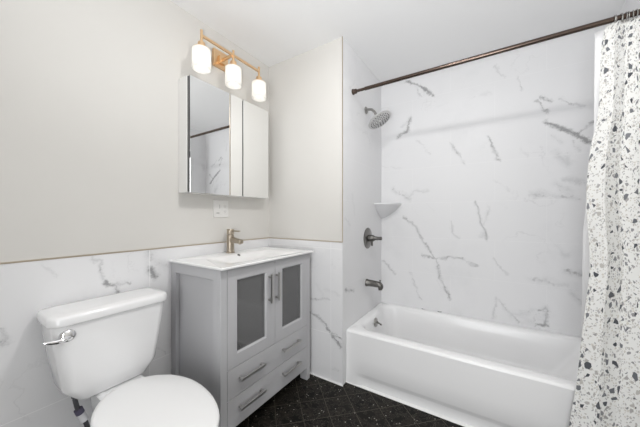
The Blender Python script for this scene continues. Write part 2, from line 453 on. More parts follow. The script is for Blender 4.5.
def terrazzo_mat():
    """white cloth printed with terrazzo chips, drawn in cloth (UV) metres"""
    m, nt, b = new_mat('terrazzo_print_fabric')
    uv = nt.nodes.new('ShaderNodeTexCoord').outputs['UV']
    col = (0.75, 0.75, 0.735)
    cur = None
    for scale, keep, lo, hi, cols, off in (
            (95.0, 0.50, 0.10, 0.28, ((0.42, 0.42, 0.43), (0.60, 0.57, 0.52)), 11.3),
            (50.0, 0.30, 0.15, 0.34, ((0.22, 0.225, 0.24), (0.50, 0.48, 0.45)), 4.7),
            (28.0, 0.44, 0.22, 0.42, ((0.06, 0.065, 0.075), (0.20, 0.205, 0.22)), 0.0)):
        w = vmath(nt, 'ADD', uv, (off, off * 0.7, 0))
        w = vmath(nt, 'ADD', w, vmath(nt, 'SCALE', vmath(nt, 'SUBTRACT', noise(nt, w, scale * 1.5, 1, 0.5, out=1), (0.5, 0.5, 0.5)), scale=0.22 / scale))
        v1 = nt.nodes.new('ShaderNodeTexVoronoi'); v1.voronoi_dimensions = '2D'; v1.feature = 'F1'
        v1.inputs['Scale'].default_value = scale; nt.links.new(w, v1.inputs['Vector'])
        v2 = nt.nodes.new('ShaderNodeTexVoronoi'); v2.voronoi_dimensions = '2D'; v2.feature = 'DISTANCE_TO_EDGE'
        v2.inputs['Scale'].default_value = scale; nt.links.new(w, v2.inputs['Vector'])
        sc = nt.nodes.new('ShaderNodeSeparateColor'); nt.links.new(v1.outputs['Color'], sc.inputs[0])
        on = math_node(nt, 'LESS_THAN', sc.outputs[0], keep)
        thr = math_node(nt, 'MULTIPLY_ADD', sc.outputs[1], hi - lo, lo)
        mask = math_node(nt, 'MULTIPLY', on, math_node(nt, 'GREATER_THAN', v2.outputs['Distance'], thr))
        chip = mixc(nt, sc.outputs[2], cols[0], cols[1])
        cur = mixc(nt, mask, col if cur is None else cur, chip)
    nt.links.new(cur, b.inputs['Base Color'])
    b.inputs['Roughness'].default_value = 0.75
    b.inputs['Specular IOR Level'].default_value = 0.2
    return m
M['terrazzo'] = terrazzo_mat()

# ------------------------------------------------------------------ the room
def struct(name, mb, mat, label=None):
    o = mb.build(name, mat, None, smooth=0)
    o['kind'] = 'structure'
    if label: o['label'] = label
    return o

struct('floor', MB().box(-0.1, XE + 0.1, -4.3, YD + 0.1, -0.1, 0.0), M['floor'], 'black marble floor laid in small diagonal tiles')
struct('ceiling', MB().box(-0.1, XE + 0.1, -4.3, YD + 0.1, H, H + 0.1), M['ceiling'], 'plain white painted ceiling')
wl = struct('wall_left', MB().box(-0.1, 0.0, YF, 0.1, 0.0, H), M['paint'], 'warm white painted wall behind toilet and vanity')
MB().box(0.0, 0.006, YF, 0.0, 0.0, ZT).build('wainscot', M['marble_left'], wl, smooth=0)
MB().box(0.0, 0.008, YF, 0.0, ZT, ZT + 0.006).build('edge_trim', M['trim'], wl, smooth=0)
wb = struct('wall_back', MB().box(-0.1, XC - 0.012, 0.006, 0.1, 0.0, H), M['paint'], 'short warm white wall between vanity and tub alcove')
MB().box(0.006, XC - 0.0005, 0.0, 0.006, 0.0, ZT).build('wainscot', M['marble_back'], wb, smooth=0)
et = MB().box(0.0, XC, -0.002, 0.006, ZT, ZT + 0.006)
et.box(XC - 0.0055, XC, 0.0, 0.006, ZT + 0.006, H)
et.build('edge_trim', M['trim'], wb, smooth=0)
MB().box(0.006, XC + 0.004, -0.007, 0.0, 0.0, 0.007).build('caulk_bead', M['caulk'], wb, smooth=0)
struct('wall_alcove_left', MB().box(XC - 0.012, XC, 0.006, YD + 0.1, 0.0, H), M['marble_plumb'], 'marble tiled plumbing wall at the shower end of the tub')
struct('wall_alcove_back', MB().box(XC - 0.012, XE, YD, YD + 0.1, 0.0, H), M['marble_long'], 'long marble tiled wall behind the tub')
struct('wall_right', MB().box(XE, XE + 0.1, YF, 0.0, 0.0, H), M['paint'], 'right wall beside the camera')
struct('wall_alcove_right', MB().box(XE, XE + 0.1, 0.0, YD + 0.1, 0.0, H), M['marble_plumb'], 'marble tiled end wall of the tub alcove behind the curtain')
wf = MB()
DX0, DX1 = 1.03, 1.87  # unseen doorway, placed to let the fill light in
wf.box(-0.1, DX0, YF - 0.1, YF, 0.0, H); wf.box(DX1, XE + 0.1, YF - 0.1, YF, 0.0, H); wf.box(DX0, DX1, YF - 0.1, YF, 2.05, H)
struct('wall_front', wf, M['paint'], 'wall with the doorway behind the camera')
hw = MB()
hw.box(-0.1, 0.0, -4.2, YF - 0.1, 0.0, H); hw.box(XE, XE + 0.1, -4.2, YF - 0.1, 0.0, H); hw.box(-0.1, XE + 0.1, -4.3, -4.2, 0.0, H)
struct('wall_hall', hw, M['paint'], 'hall walls beyond the doorway')
dj = MB()
dj.box(DX0, DX0 + 0.02, YF - 0.11, YF + 0.01, 0, 2.05); dj.box(DX1 - 0.02, DX1, YF - 0.11, YF + 0.01, 0, 2.05); dj.box(DX0 + 0.02, DX1 - 0.02, YF - 0.11, YF + 0.01, 2.03, 2.05)
dj.box(DX0 - 0.06, DX0 + 0.005, YF, YF + 0.015, 0, 2.115); dj.box(DX1 - 0.005, DX1 + 0.06, YF, YF + 0.015, 0, 2.115); dj.box(DX0 + 0.005, DX1 - 0.005, YF, YF + 0.015, 2.045, 2.115)
struct('trim_1', dj, M['door'], 'white door casing around the doorway')

# ------------------------------------------------------------------ bathtub
TX0, TX1, TY0, TY1, RIM = XC + 0.001, XE - 0.002, 0.052, YD - 0.001, 0.375
tub = thing('bathtub', ((TX0 + TX1) / 2, (TY0 + TY1) / 2, 0), 'white enamelled alcove bathtub standing between marble tiled walls', 'bathtub')
sh = MB()
N = 8
lo = []
lo.append(rrect(TX0, TX1, TY0 + 0.001, TY1, 0.004, RIM - 0.014, N))
lo.append(rrect(TX0, TX1, TY0 + 0.004, TY1, 0.006, RIM - 0.004, N))
lo.append(rrect(TX0 + 0.002, TX1 - 0.002, TY0 + 0.012, TY1 - 0.002, 0.008, RIM, N))
bx0, bx1, by0, by1 = TX0 + 0.058, TX1 - 0.07, TY0 + 0.085, TY1 - 0.05
lo.append(rrect(bx0 - 0.012, bx1 + 0.012, by0 - 0.012, by1 + 0.012, 0.10, RIM, N))
lo.append(rrect(bx0, bx1, by0, by1, 0.10, RIM - 0.006, N))
lo.append(rrect(bx0 + 0.010, bx1 - 0.012, by0 + 0.010, by1 - 0.008, 0.10, RIM - 0.022, N))
lo.append(rrect(bx0 + 0.020, bx1 - 0.06, by0 + 0.022, by1 - 0.016, 0.11, RIM - 0.11, N))
lo.append(rrect(bx0 + 0.034, bx1 - 0.13, by0 + 0.040, by1 - 0.030, 0.12, RIM - 0.23, N))
lo.append(rrect(bx0 + 0.055, bx1 - 0.19, by0 + 0.065, by1 - 0.055, 0.12, RIM - 0.285, N))
lo.append(rrect(bx0 + 0.12, bx1 - 0.27, by0 + 0.13, by1 - 0.12, 0.10, RIM - 0.305, N))
sh.loft(lo, cap0=False, cap1=True)
sh.build('basin', M['enamel'], tub, smooth=50)
ap = MB()
cols = [TX0, 0.75, 0.775, 0.80, 0.83, 0.87, 1.2, 1.6, 2.0, TX1]
def apron_profile(x):
    k = min(max((x - 0.765) / 0.09, 0), 1); k = k * k * (3 - 2 * k)
    f = TY0 + 0.001
    return [(x, TY0 + 0.03, RIM - 0.012), (x, f, RIM - 0.014), (x, f, 0.20), (x, f, 0.096),
            (x, f + 0.002 * k, 0.091), (x, f + 0.013 * k, 0.068), (x, f + 0.0145 * k, 0.063), (x, f + 0.0145 * k, 0.030), (x, f + 0.0145 * k, 0.0), (x, TY0 + 0.05, 0.0)]
ap.loft([apron_profile(x) for x in cols], cap0=False, cap1=False, closed=False)
ap.build('apron', M['enamel'], tub, smooth=35)
cb = MB()
cb.loft([[(x, TY0 + y0, z) for (y0, z) in ((-0.003, 0.0), (-0.001, 0.006), (0.014, 0.009), (0.014, 0.0))] for x in (TX0, TX1)])
cb.build('caulk_bead', M['caulk'], tub, smooth=0)
# overflow plate with trip lever on the drain end wall of the basin
ovp = MB()
oc = Vector((bx0 + 0.0165, 0.435, RIM - 0.060)); oax = Vector((1, 0, 0.10)).normalized()
ovp.lathe([(0, 0.012), (0.024, 0.012), (0.034, 0.008), (0.036, 0.0), (0, 0.0)], oc, oax, 24)
ov = ovp.build('overflow_plate', M['nickel'], tub)
ovl = MB()
ovl.lathe([(0, 0.022), (0.010, 0.02), (0.011, 0.008)], oc, oax, 16)
ovl.tube([oc + Vector((0.018, 0, 0.002)), oc + Vector((0.034, -0.002, -0.003)), oc + Vector((0.052, -0.004, -0.010))], [0.006, 0.006, 0.008])
ovl.build('trip_lever', M['dark_nickel'], ov)
dr = MB(); dr.lathe([(0, 0.004), (0.030, 0.004), (0.035, 0.0), (0.035, -0.004)], (bx0 + 0.22, 0.42, RIM - 0.303), (0, 0, 1), 24)
dr.build('drain', M['nickel'], tub)

# ------------------------------------------------------------------ vanity cabinet
VX, VY0, VY1, VZ = 0.455, -0.812, -0.046, 0.919
van = thing('vanity_cabinet', (VX / 2, (VY0 + VY1) / 2, 0), 'grey bathroom vanity cabinet with two glass doors over two drawers', 'cabinet')
B0 = 0.009
body = MB()
fw_ = 0.038
# corner posts (the feet are their lower ends)
PY0, PY1 = -0.773, -0.080
side_y = VY0
# left side frame-and-panel
body.box(0.009, 0.055, side_y, side_y + 0.02, 0.09, VZ)
body.box(0.395, VX - 0.02, side_y, side_y + 0.02, 0.09, VZ)
body.box(0.055, 0.395, side_y, side_y + 0.02, 0.862, VZ)
body.box(0.055, 0.395, side_y, side_y + 0.02, 0.09, 0.15)
for (pa, pb, pc, pd) in (((0.395, 0.15), (0.395, 0.862), (0.383, 0.862), (0.383, 0.15)), ((0.055, 0.862), (0.395, 0.862), (0.395, 0.852), (0.055, 0.852))):
    body.loft([[(pa[0], side_y + 0.001, pa[1]), (pd[0], side_y + 0.021, pd[1]), (pa[0], side_y + 0.021, pa[1])],
               [(pb[0], side_y + 0.001, pb[1]), (pc[0], side_y + 0.021, pc[1]), (pb[0], side_y + 0.021, pb[1])]])
# right side, back, bottom
body.box(0.009, VX - 0.02, VY1 - 0.018, VY1, 0.09, VZ)
# face frame
body.box(VX - 0.02, VX, VY0, PY0, 0.09, VZ, 0.001, 1)
body.box(VX - 0.02, VX, PY1, VY1, 0.09, VZ, 0.001, 1)
body.box(VX - 0.02, VX - 0.001, PY0, PY1, 0.911, VZ)
body.box(VX - 0.02, VX - 0.004, PY0, PY1, 0.0855, 0.0915)
body.build('carcass', M['cabinet'], van, smooth=0)
MB().box(0.055, 0.395, side_y + 0.021, side_y + 0.026, 0.15, 0.862).build('side_panel', M['cabinet'], van, smooth=0)
ins = MB()
ins.box(0.009, 0.017, VY0 + 0.028, VY1 - 0.018, 0.10, VZ)
ins.box(0.017, VX - 0.022, VY0 + 0.028, VY0 + 0.032, 0.40, VZ)
ins.box(0.017, VX - 0.022, VY1 - 0.022, VY1 - 0.018, 0.40, VZ)
ins.box(0.017, VX - 0.022, VY0 + 0.028, VY1 - 0.018, 0.392, 0.404)
ins.box(0.017, VX - 0.022, VY0 + 0.028, VY1 - 0.018, 0.09, 0.10)
ins.build('interior', M['cabinet_inside'], van, smooth=0)
MB().box(0.018, 0.36, VY0 + 0.033, VY1 - 0.023, 0.635, 0.651).build('shelf', M['cabinet_inside'], van, smooth=0)
for x0, x1, y0, y1 in ((VX - 0.06, VX, VY0, VY0 + 0.038), (VX - 0.06, VX, VY1 - 0.038, VY1), (0.01, 0.05, VY0, VY0 + 0.038), (0.01, 0.05, VY1 - 0.038, VY1)):
    MB().box(x0, x1, y0, y1, 0.0, 0.09, 0.0015, 1).build('leg', M['cabinet'], van, smooth=0)

def bar_handle(parent, along, c, length, inset):
    """square bar pull; along 'z' or 'y', c = centre on the front plane"""
    mb = MB()
    x = c[0]
    hl = length / 2; t = 0.0065
    if along == 'z':
        mb.box(x + 0.020, x + 0.034, c[1] - t, c[1] + t, c[2] - hl, c[2] + hl, 0.0012, 1)
        for s in (-1, 1):
            zc = c[2] + s * (hl - inset)
            mb.box(x, x + 0.023, c[1] - t - 0.001, c[1] + t + 0.001, zc - 0.0065, zc + 0.0065, 0.001, 1)
    else:
        mb.box(x + 0.020, x + 0.034, c[1] - hl, c[1] + hl, c[2] - t, c[2] + t, 0.0012, 1)
        for s in (-1, 1):
            yc = c[1] + s * (hl - inset)
            mb.box(x, x + 0.023, yc - 0.0065, yc + 0.0065, c[2] - t - 0.001, c[2] + t + 0.001, 0.001, 1)
    return mb.build('handle', M['handle'], parent, smooth=0)

def glass_door(y0, y1, z0, z1, gy0, gy1, gz0, gz1, hy):
    mb = MB()
    xa, xb = VX - 0.0195, VX
    mb.box(xa, xb, y0, gy0, z0, z1); mb.box(xa, xb, gy1, y1, z0, z1)
    mb.box(xa, xb, gy0, gy1, z0, gz0); mb.box(xa, xb, gy0, gy1, gz1, z1)
    # sloped inner bead
    b = 0.007
    for (p, q) in (((gy0, gz0), (gy1, gz0)), ((gy1, gz0), (gy1, gz1)), ((gy1, gz1), (gy0, gz1)), ((gy0, gz1), (gy0, gz0))):
        cy, cz = (gy0 + gy1) / 2, (gz0 + gz1) / 2
        def inn(pt): return (pt[0] + (b if pt[0] < cy else -b), pt[1] + (b if pt[1] < cz else -b))
        pi_, qi = inn(p), inn(q)
        mb.loft([[(xb - 0.002, p[0], p[1]), (xb - 0.010, pi_[0], pi_[1]), (xb - 0.014, pi_[0], pi_[1]), (xb - 0.014, p[0], p[1])],
                 [(xb - 0.002, q[0], q[1]), (xb - 0.010, qi[0], qi[1]), (xb - 0.014, qi[0], qi[1]), (xb - 0.014, q[0], q[1])]])
    d = mb.build('door', M['cabinet'], van, smooth=0)
    MB().box(xb - 0.0138, xb - 0.0105, gy0 + 0.001, gy1 - 0.001, gz0 + 0.001, gz1 - 0.001).build('glass_pane', M['glass'], d, smooth=0)
    bar_handle(d, 'z', (VX, hy, 0.754), 0.172, 0.018)
    return d
glass_door(PY0 + 0.002, -0.4215, 0.402, 0.910, -0.711, -0.492, 0.465, 0.853, -0.4735)
glass_door(-0.4185, PY1 - 0.002, 0.402, 0.910, -0.352, -0.141, 0.465, 0.853, -0.408)
for z0, z1, hz in ((0.2475, 0.3985, 0.334), (0.0925, 0.2445, 0.183)):
    d = MB().box(VX - 0.0195, VX, PY0 + 0.002, PY1 - 0.002, z0, z1, 0.0008, 1).build('drawer', M['cabinet'], van, smooth=0)
    bar_handle(d, 'y', (VX, -0.619, hz), 0.180, 0.014)
    bar_handle(d, 'y', (VX, -0.274, hz), 0.180, 0.014)

# ------------------------------------------------------------------ sink top
SY = -0.43
top = thing('sink_top', (0.24, SY, VZ), 'white ceramic sink top with shallow basin on the grey vanity', 'sink')
tp = MB()
cx0, cx1, cy0, cy1 = 0.0085, 0.484, -0.826, -0.030
ZC = 0.932
sl = [rrect(cx0 + 0.002, cx1 - 0.002, cy0 + 0.002, cy1 - 0.002, 0.004, VZ + 0.001, 6), rrect(cx0, cx1, cy0, cy1, 0.004, ZC - 0.004, 6),
      rrect(cx0 + 0.003, cx1 - 0.003, cy0 + 0.003, cy1 - 0.003, 0.004, ZC, 6),
      rrect(0.138, 0.452, SY - 0.285, SY + 0.285, 0.05, ZC - 0.0005, 8),
      rrect(0.150, 0.440, SY - 0.270, SY + 0.270, 0.05, ZC - 0.004, 8),
      rrect(0.162, 0.426, SY - 0.252, SY + 0.252, 0.06, ZC - 0.011, 8),
      rrect(0.178, 0.405, SY - 0.225, SY + 0.225, 0.07, ZC - 0.024, 8),
      rrect(0.205, 0.378, SY - 0.180, SY + 0.180, 0.07, ZC - 0.036, 8),
      rrect(0.240, 0.335, SY - 0.090, SY + 0.090, 0.05, ZC - 0.041, 8)]
tp.loft(sl, cap0=False, cap1=True)
tp.build('ceramic_top', M['ceramic_top'], top, smooth=35)
orr = MB(); orr.lathe([(0.0083, 0.0), (0.0098, 0.0022), (0.0112, 0.001), (0.0115, -0.003)], (0.1565, SY - 0.016, ZC - 0.0072), (0.5, 0, 0.86), 20)
ring = orr.build('overflow_ring', M['nickel'], top)
oh = MB(); oh.lathe([(0.0, 0.0012), (0.0085, 0.0012), (0.0085, -0.003)], (0.1565, SY - 0.016, ZC - 0.0072), (0.5, 0, 0.86), 20)
oh.build('overflow_hole', M['black'], ring)
sd = MB(); sd.lathe([(0, 0.004), (0.020, 0.004), (0.028, 0.001), (0.029, -0.003)], (0.275, SY, ZC - 0.0400), (0, 0, 1), 20)
sd.build('drain', M['champagne'], top)

# ------------------------------------------------------------------ faucet
FX, FY, FZ = 0.060, -0.436, ZC + 0.0005
fau = thing('faucet', (FX, FY, FZ), 'champagne bronze single lever faucet on the white sink top', 'faucet')
fb = MB()
fb.lathe([(0, 0), (0.030, 0), (0.030, 0.004), (0.0255, 0.007), (0.0245, 0.120), (0.0235, 0.123)], (FX, FY, FZ), (0, 0, 1), 28)
fb.build('faucet_body', M['champagne'], fau)
fs = MB()
def sp_sec(x, zc, hw, hh):
    lp = []
    for k in range(16):
        a = 2 * PI * k / 16
        c, s = math.cos(a), math.sin(a)
        lp.append((FX + x, FY + hw * math.copysign(abs(c) ** 0.5, c), FZ + zc + hh * math.copysign(abs(s) ** 0.5, s)))
    return lp
fs.loft([sp_sec(0.010, 0.088, 0.019, 0.022), sp_sec(0.05, 0.086, 0.019, 0.018), sp_sec(0.085, 0.083, 0.019, 0.015), sp_sec(0.108, 0.080, 0.018, 0.014), sp_sec(0.112, 0.078, 0.015, 0.010)])
fs.lathe([(0, 0), (0.009, 0), (0.009, 0.006), (0.007, 0.006)], (FX + 0.096, FY, FZ + 0.0625), (0, 0, 1), 16)
fs.build('spout', M['champagne'], fau)
fl = MB()
fl.lathe([(0.0232, 0.126), (0.0248, 0.128), (0.0248, 0.160), (0.023, 0.163), (0, 0.163)], (FX, FY, FZ), (0, 0, 1), 28)
fl.box(FX + 0.012, FX + 0.092, FY - 0.008, FY + 0.008, FZ + 0.146, FZ + 0.1545, 0.002, 2)
fl.build('lever', M['champagne'], fau)

# ------------------------------------------------------------------ mirror cabinet
mc = thing('mirror_cabinet', (0.05, -0.437, 1.323), 'white medicine cabinet with two mirrored doors above the vanity', 'mirror cabinet')
MX, MY0, MY1, MZ0, MZ1 = 0.10, -0.766, -0.106, 1.323, 2.002
cb_ = MB()
cb_.box(0.0, 0.084, MY0, MY0 + 0.014, MZ0, MZ1, 0.001, 1)
cb_.box(0.0, 0.084, MY1 - 0.014, MY1, MZ0, MZ1, 0.001, 1)
cb_.box(0.0, 0.084, MY0 + 0.014, MY1 - 0.014, MZ0, MZ0 + 0.014)
cb_.box(0.0, 0.084, MY0 + 0.014, MY1 - 0.014, MZ1 - 0.014, MZ1)
cb_.box(0.0, 0.006, MY0 + 0.014, MY1 - 0.014, MZ0 + 0.014, MZ1 - 0.014)
cb_.build('cabinet_box', M['frame_white'], mc, smooth=0)
ms = MB()
ms.box(0.084, 0.0935, MY0 + 0.006, MY1 - 0.006, MZ0 + 0.003, MZ0 + 0.012); ms.box(0.084, 0.0935, MY0 + 0.006, MY1 - 0.006, MZ1 - 0.012, MZ1 - 0.003)
ms.box(0.084, 0.0935, MY0 + 0.006, MY0 + 0.014, MZ0 + 0.012, MZ1 - 0.012); ms.box(0.084, 0.0935, MY1 - 0.014, MY1 - 0.006, MZ0 + 0.012, MZ1 - 0.012)
ms.box(0.084, 0.0935, -0.371, -0.355, MZ0 + 0.012, MZ1 - 0.012)
ms.build('gap_shade_strip', M['gap_shade'], mc, smooth=0)  # dark strips added behind the doors as painted shade in the gaps
for y0, y1 in ((MY0 + 0.012, -0.368), (-0.359, MY1)):
    mb = MB()
    mb.box(0.0945, MX - 0.0006, y0, y1, MZ0, MZ1 + 0.004, 0.0, mat=0)
    d = mb.build('mirror_door', M['gap_shade'], mc, smooth=0)
    g = MB(); g.box(MX - 0.0006, MX + 0.0014, y0, y1, MZ0, MZ1 + 0.004, 0.0008, 1)
    g.build('mirror_glass', M['mirror'], d, smooth=0)

# ------------------------------------------------------------------ vanity light
vl = thing('vanity_light', (0.0, -0.481, 2.25), 'gold wall light with three lit frosted glass shades above the mirror', 'wall lamp')
LX, LZ = 0.134, 2.250
SH = (-0.703, -0.472, -0.241)
MB().box(0.0, 0.020, -0.538, -0.424, 2.195, 2.309, 0.002, 1).build('backplate', M['gold'], vl, smooth=0)
am = MB(); am.box(0.020, LX, -0.489, -0.473, 2.238, 2.254, 0.001, 1); am.box(0.02, 0.04, -0.505, -0.457, 2.222, 2.270, 0.002, 1)
am.build('arm', M['gold'], vl, smooth=0)
MB().box(LX - 0.007, LX + 0.007, SH[0], SH[2], LZ - 0.007, LZ + 0.007, 0.001, 1).build('crossbar', M['gold'], vl, smooth=0)
for y in SH:
    st = MB()
    st.lathe([(0, 0.116), (0.0075, 0.116), (0.0075, 0.042), (0.020, 0.040), (0.021, 0.036), (0.021, 0.003), (0.0475, 0.0025), (0.0475, 0.0005), (0, 0.0005)], (LX, y, 2.1665), (0, 0, 1), 24)
    st.build('stem', M['gold'], vl)
    gs = MB()
    R = 0.052
    gs.lathe([(0.015, 0.117), (R - 0.003, 0.117), (R, 0.114), (R, 0.0), (R - 0.004, 0.0), (R - 0.004, 0.110), (R - 0.008, 0.113), (0.015, 0.113)], (LX, y, 2.049), (0, 0, 1), 36)
    s = gs.build('glass_shade', M['opal'], vl)
    s['label'] = 'lit frosted white glass shade'
    bl = MB()
    bl.lathe([(0, -0.032), (0.012, -0.030), (0.022, -0.020), (0.026, -0.004), (0.022, 0.014), (0.013, 0.030), (0.013, 0.064)], (LX, y, 2.094), (0, 0, 1), 20)
    bl.build('bulb', M['bulb'], s)

# ------------------------------------------------------------------ outlet and switch plate
op = thing('wall_plate', (0.0, -0.470, 1.235), 'white two gang switch and outlet plate on wall under the mirror cabinet', 'outlet')
pl = MB(); pl.box(0.0, 0.007, -0.529, -0.411, 1.177, 1.294, 0.002, 2); pl.build('plate', M['plastic'], op, smooth=0)
sw = MB()
sw.box(0.007, 0.0095, -0.515, -0.481, 1.203, 1.269, 0.0008, 1)
sw_o = sw.build('switch', M['plastic'], op, smooth=0)
MB().box(0.0094, 0.0104, -0.4865, -0.484, 1.236, 1.262).build('slider', M['grey_slot'], sw_o, smooth=0)
MB().box(0.0094, 0.0104, -0.510, -0.487, 1.203, 1.208).build('indicator', M['grey_slot'], sw_o, smooth=0)

rc = MB(); rc.box(0.007, 0.0095, -0.459, -0.425, 1.203, 1.269, 0.0008, 1)
rc_o = rc.build('receptacle', M['plastic'], op, smooth=0)
for zc in (1.254, 1.218):
    MB().box(0.0094, 0.0102, -0.4505, -0.4485, zc - 0.004, zc + 0.005).build('slot', M['grey_slot'], rc_o, smooth=0)
    MB().box(0.0094, 0.0102, -0.4365, -0.4345, zc - 0.004, zc + 0.005).build('slot', M['grey_slot'], rc_o, smooth=0)
    MB().box(0.0094, 0.0102, -0.4445, -0.4405, zc - 0.011, zc - 0.007).build('slot', M['grey_slot'], rc_o, smooth=0)

# ------------------------------------------------------------------ toilet
TYc = -1.1475
toi = thing('toilet', (0.35, TYc, 0), 'white two piece toilet with closed lid beside the grey vanity', 'toilet')

def tank_loop(x0, x1, hw, z, r=0.05, bow=0.018, n=7):
    lp = rrect(x0, x1, TYc - hw, TYc + hw, r, z, n)
    out = []
    for x, y, zz in lp:
        f = max(0.0, (x - x0) / (x1 - x0)); u = (y - TYc) / hw
        out.append((x + bow * f * (1 - u * u), y, zz))
    return out
tk = MB()
tk.loft([tank_loop(0.045, 0.175, 0.100, 0.4365, 0.025, 0.003), tank_loop(0.035, 0.186, 0.118, 0.440, 0.025, 0.004), tank_loop(0.030, 0.190, 0.127, 0.446, 0.028, 0.005),
         tank_loop(0.025, 0.195, 0.163, 0.486, 0.032, 0.007), tank_loop(0.024, 0.197, 0.170, 0.498, 0.034, 0.008), tank_loop(0.022, 0.204, 0.186, 0.60, 0.038, 0.010), tank_loop(0.020, 0.209, 0.200, 0.70, 0.038, 0.010), tank_loop(0.020, 0.212, 0.2075, 0.767, 0.038, 0.010)])
tank = tk.build('tank', M['porcelain'], toi, smooth=50)
tl = MB()
tl.loft([tank_loop(0.016, 0.218, 0.2135, 0.7655, 0.042, 0.010), tank_loop(0.013, 0.222, 0.2165, 0.7675, 0.044, 0.010), tank_loop(0.012, 0.223, 0.2175, 0.771, 0.045, 0.010), tank_loop(0.012, 0.223, 0.2175, 0.793, 0.045, 0.010),
         tank_loop(0.014, 0.220, 0.215, 0.800, 0.045, 0.010), tank_loop(0.020, 0.213, 0.208, 0.8045, 0.042, 0.010), tank_loop(0.045, 0.185, 0.18, 0.807, 0.035, 0.008)])
tl.build('tank_lid', M['porcelain'], toi, smooth=50)
lv = MB()
lc = Vector((0.207, -1.311, 0.727))
lv.lathe([(0, 0.016), (0.012, 0.0155), (0.021, 0.011), (0.0255, 0.004), (0.026, -0.006)], lc, (1, -0.05, 0.05), 24)
lv.tube([lc + Vector((0.012, 0.004, -0.004)), lc + Vector((0.019, -0.012, -0.007)), lc + Vector((0.018, -0.035, -0.008)), lc + Vector((0.014, -0.056, -0.005)), lc + Vector((0.010, -0.067, -0.002))], [0.007, 0.0085, 0.0085, 0.007, 0.004], 12)
lv.build('flush_lever', M['chrome'], toi)

BYc = -1.132
def egg(xb, xf, hw, z, n=48, back=0.55, blunt=2.6):
    """oval outline from xb (back) to xf (front tip); the back is squarer than the front"""
    xm = xb + (xf - xb) * 0.43
    out = []
    for k in range(n):
        a = 2 * PI * k / n
        c, s = math.cos(a), math.sin(a)
        if c >= 0:
            e = 2.0; L = xf - xm
        else:
            e = blunt; L = xm - xb
        rr = (abs(c) ** e + abs(s) ** e) ** (-1 / e)
        out.append((xm + L * rr * c, BYc + hw * rr * s, z))
    return out
bw = MB()
bw.loft([egg(0.13, 0.60, 0.105, 0.0, blunt=3), egg(0.13, 0.60, 0.105, 0.03, blunt=3), egg(0.14, 0.575, 0.088, 0.06, blunt=3), egg(0.15, 0.57, 0.082, 0.14, blunt=3), egg(0.15, 0.63, 0.095, 0.22, blunt=2.6),
         egg(0.17, 0.71, 0.128, 0.31, blunt=2.2), egg(0.20, 0.765, 0.152, 0.37, blunt=2.1), egg(0.215, 0.78, 0.160, 0.398, blunt=2.0), egg(0.222, 0.775, 0.155, 0.408, blunt=2.0), egg(0.26, 0.73, 0.12, 0.409, blunt=2.0)])
# deck that carries the tank
bw.loft([rrect(0.055, 0.26, TYc - 0.045, TYc + 0.075, 0.04, 0.25), rrect(0.04, 0.33, TYc - 0.056, TYc + 0.10, 0.04, 0.38), rrect(0.035, 0.36, TYc - 0.066, TYc + 0.11, 0.04, 0.425), rrect(0.045, 0.345, TYc - 0.055, TYc + 0.10, 0.04, 0.4355)])
bw.build('bowl', M['porcelain'], toi, smooth=50)
st = MB()
st.loft([egg(0.250, 0.790, 0.168, 0.4100, blunt=2), egg(0.246, 0.795, 0.172, 0.415, blunt=2), egg(0.246, 0.795, 0.172, 0.428, blunt=2), egg(0.250, 0.790, 0.168, 0.434, blunt=2)])
st.build('seat', M['seat'], toi, smooth=50)
sc = MB()
sc.loft([egg(0.237, 0.797, 0.1735, 0.4365, blunt=2), egg(0.233, 0.801, 0.1765, 0.440, blunt=2), egg(0.233, 0.801, 0.1765, 0.452, blunt=2), egg(0.236, 0.798, 0.174, 0.458, blunt=2), egg(0.248, 0.785, 0.164, 0.4615, blunt=2), egg(0.32, 0.70, 0.11, 0.4635, blunt=2)])
sc.build('seat_lid', M['seat'], toi, smooth=50)
for s in (-1, 1):
    hg = MB(); hg.lathe([(0, 0), (0.014, 0.0), (0.014, 0.012), (0.010, 0.016), (0, 0.016)], (0.252, BYc + s * 0.06, 0.4405), (0, 0, 1), 16)
    hg.build('hinge', M['seat'], toi)
hs = MB()
hpts = [(0.100, -1.254, 0.447), (0.100, -1.262, 0.415), (0.102, -1.256, 0.380), (0.106, -1.243, 0.340), (0.110, -1.229, 0.300), (0.110, -1.218, 0.255), (0.100, -1.212, 0.220), (0.085, -1.210, 0.195), (0.075, -1.210, 0.185)]
hs.lathe([(0, 0.024), (0.017, 0.024), (0.018, 0.0), (0.012, -0.004), (0, -0.004)], (0.100, -1.256, 0.424), (0, 0, 1), 16)
hs.tube(hpts, 0.0085, 12)
ho = hs.build('supply_hose', M['hose'], toi)
vlv = MB(); vlv.tube([(0.006, -1.210, 0.17), (0.085, -1.210, 0.17)], 0.010); vlv.tube([(0.07, -1.210, 0.16), (0.07, -1.210, 0.195)], 0.011)
vlv.lathe([(0.028, 0.0), (0.028, 0.003), (0.012, 0.006)], (0.0065, -1.210, 0.17), (1, 0, 0), 20)
vlv.lathe([(0, 0.02), (0.014, 0.018), (0.016, 0.0), (0, 0)], (0.085, -1.210, 0.17), (1, 0, 0), 16)
vlv.build('stop_valve', M['chrome'], ho)
tg = MB()
tg.tube([(0.1045, -1.2475, 0.354), (0.109, -1.2325, 0.311)], 0.0145, 12)
tgo = tg.build('paper_tag', M['paper_tag'], ho)
tgp = MB(); tgp.tube([(0.1030, -1.2525, 0.369), (0.1052, -1.2450, 0.347)], 0.0150, 12)
tgp.build('printed_band', M['tag_print'], tgo)

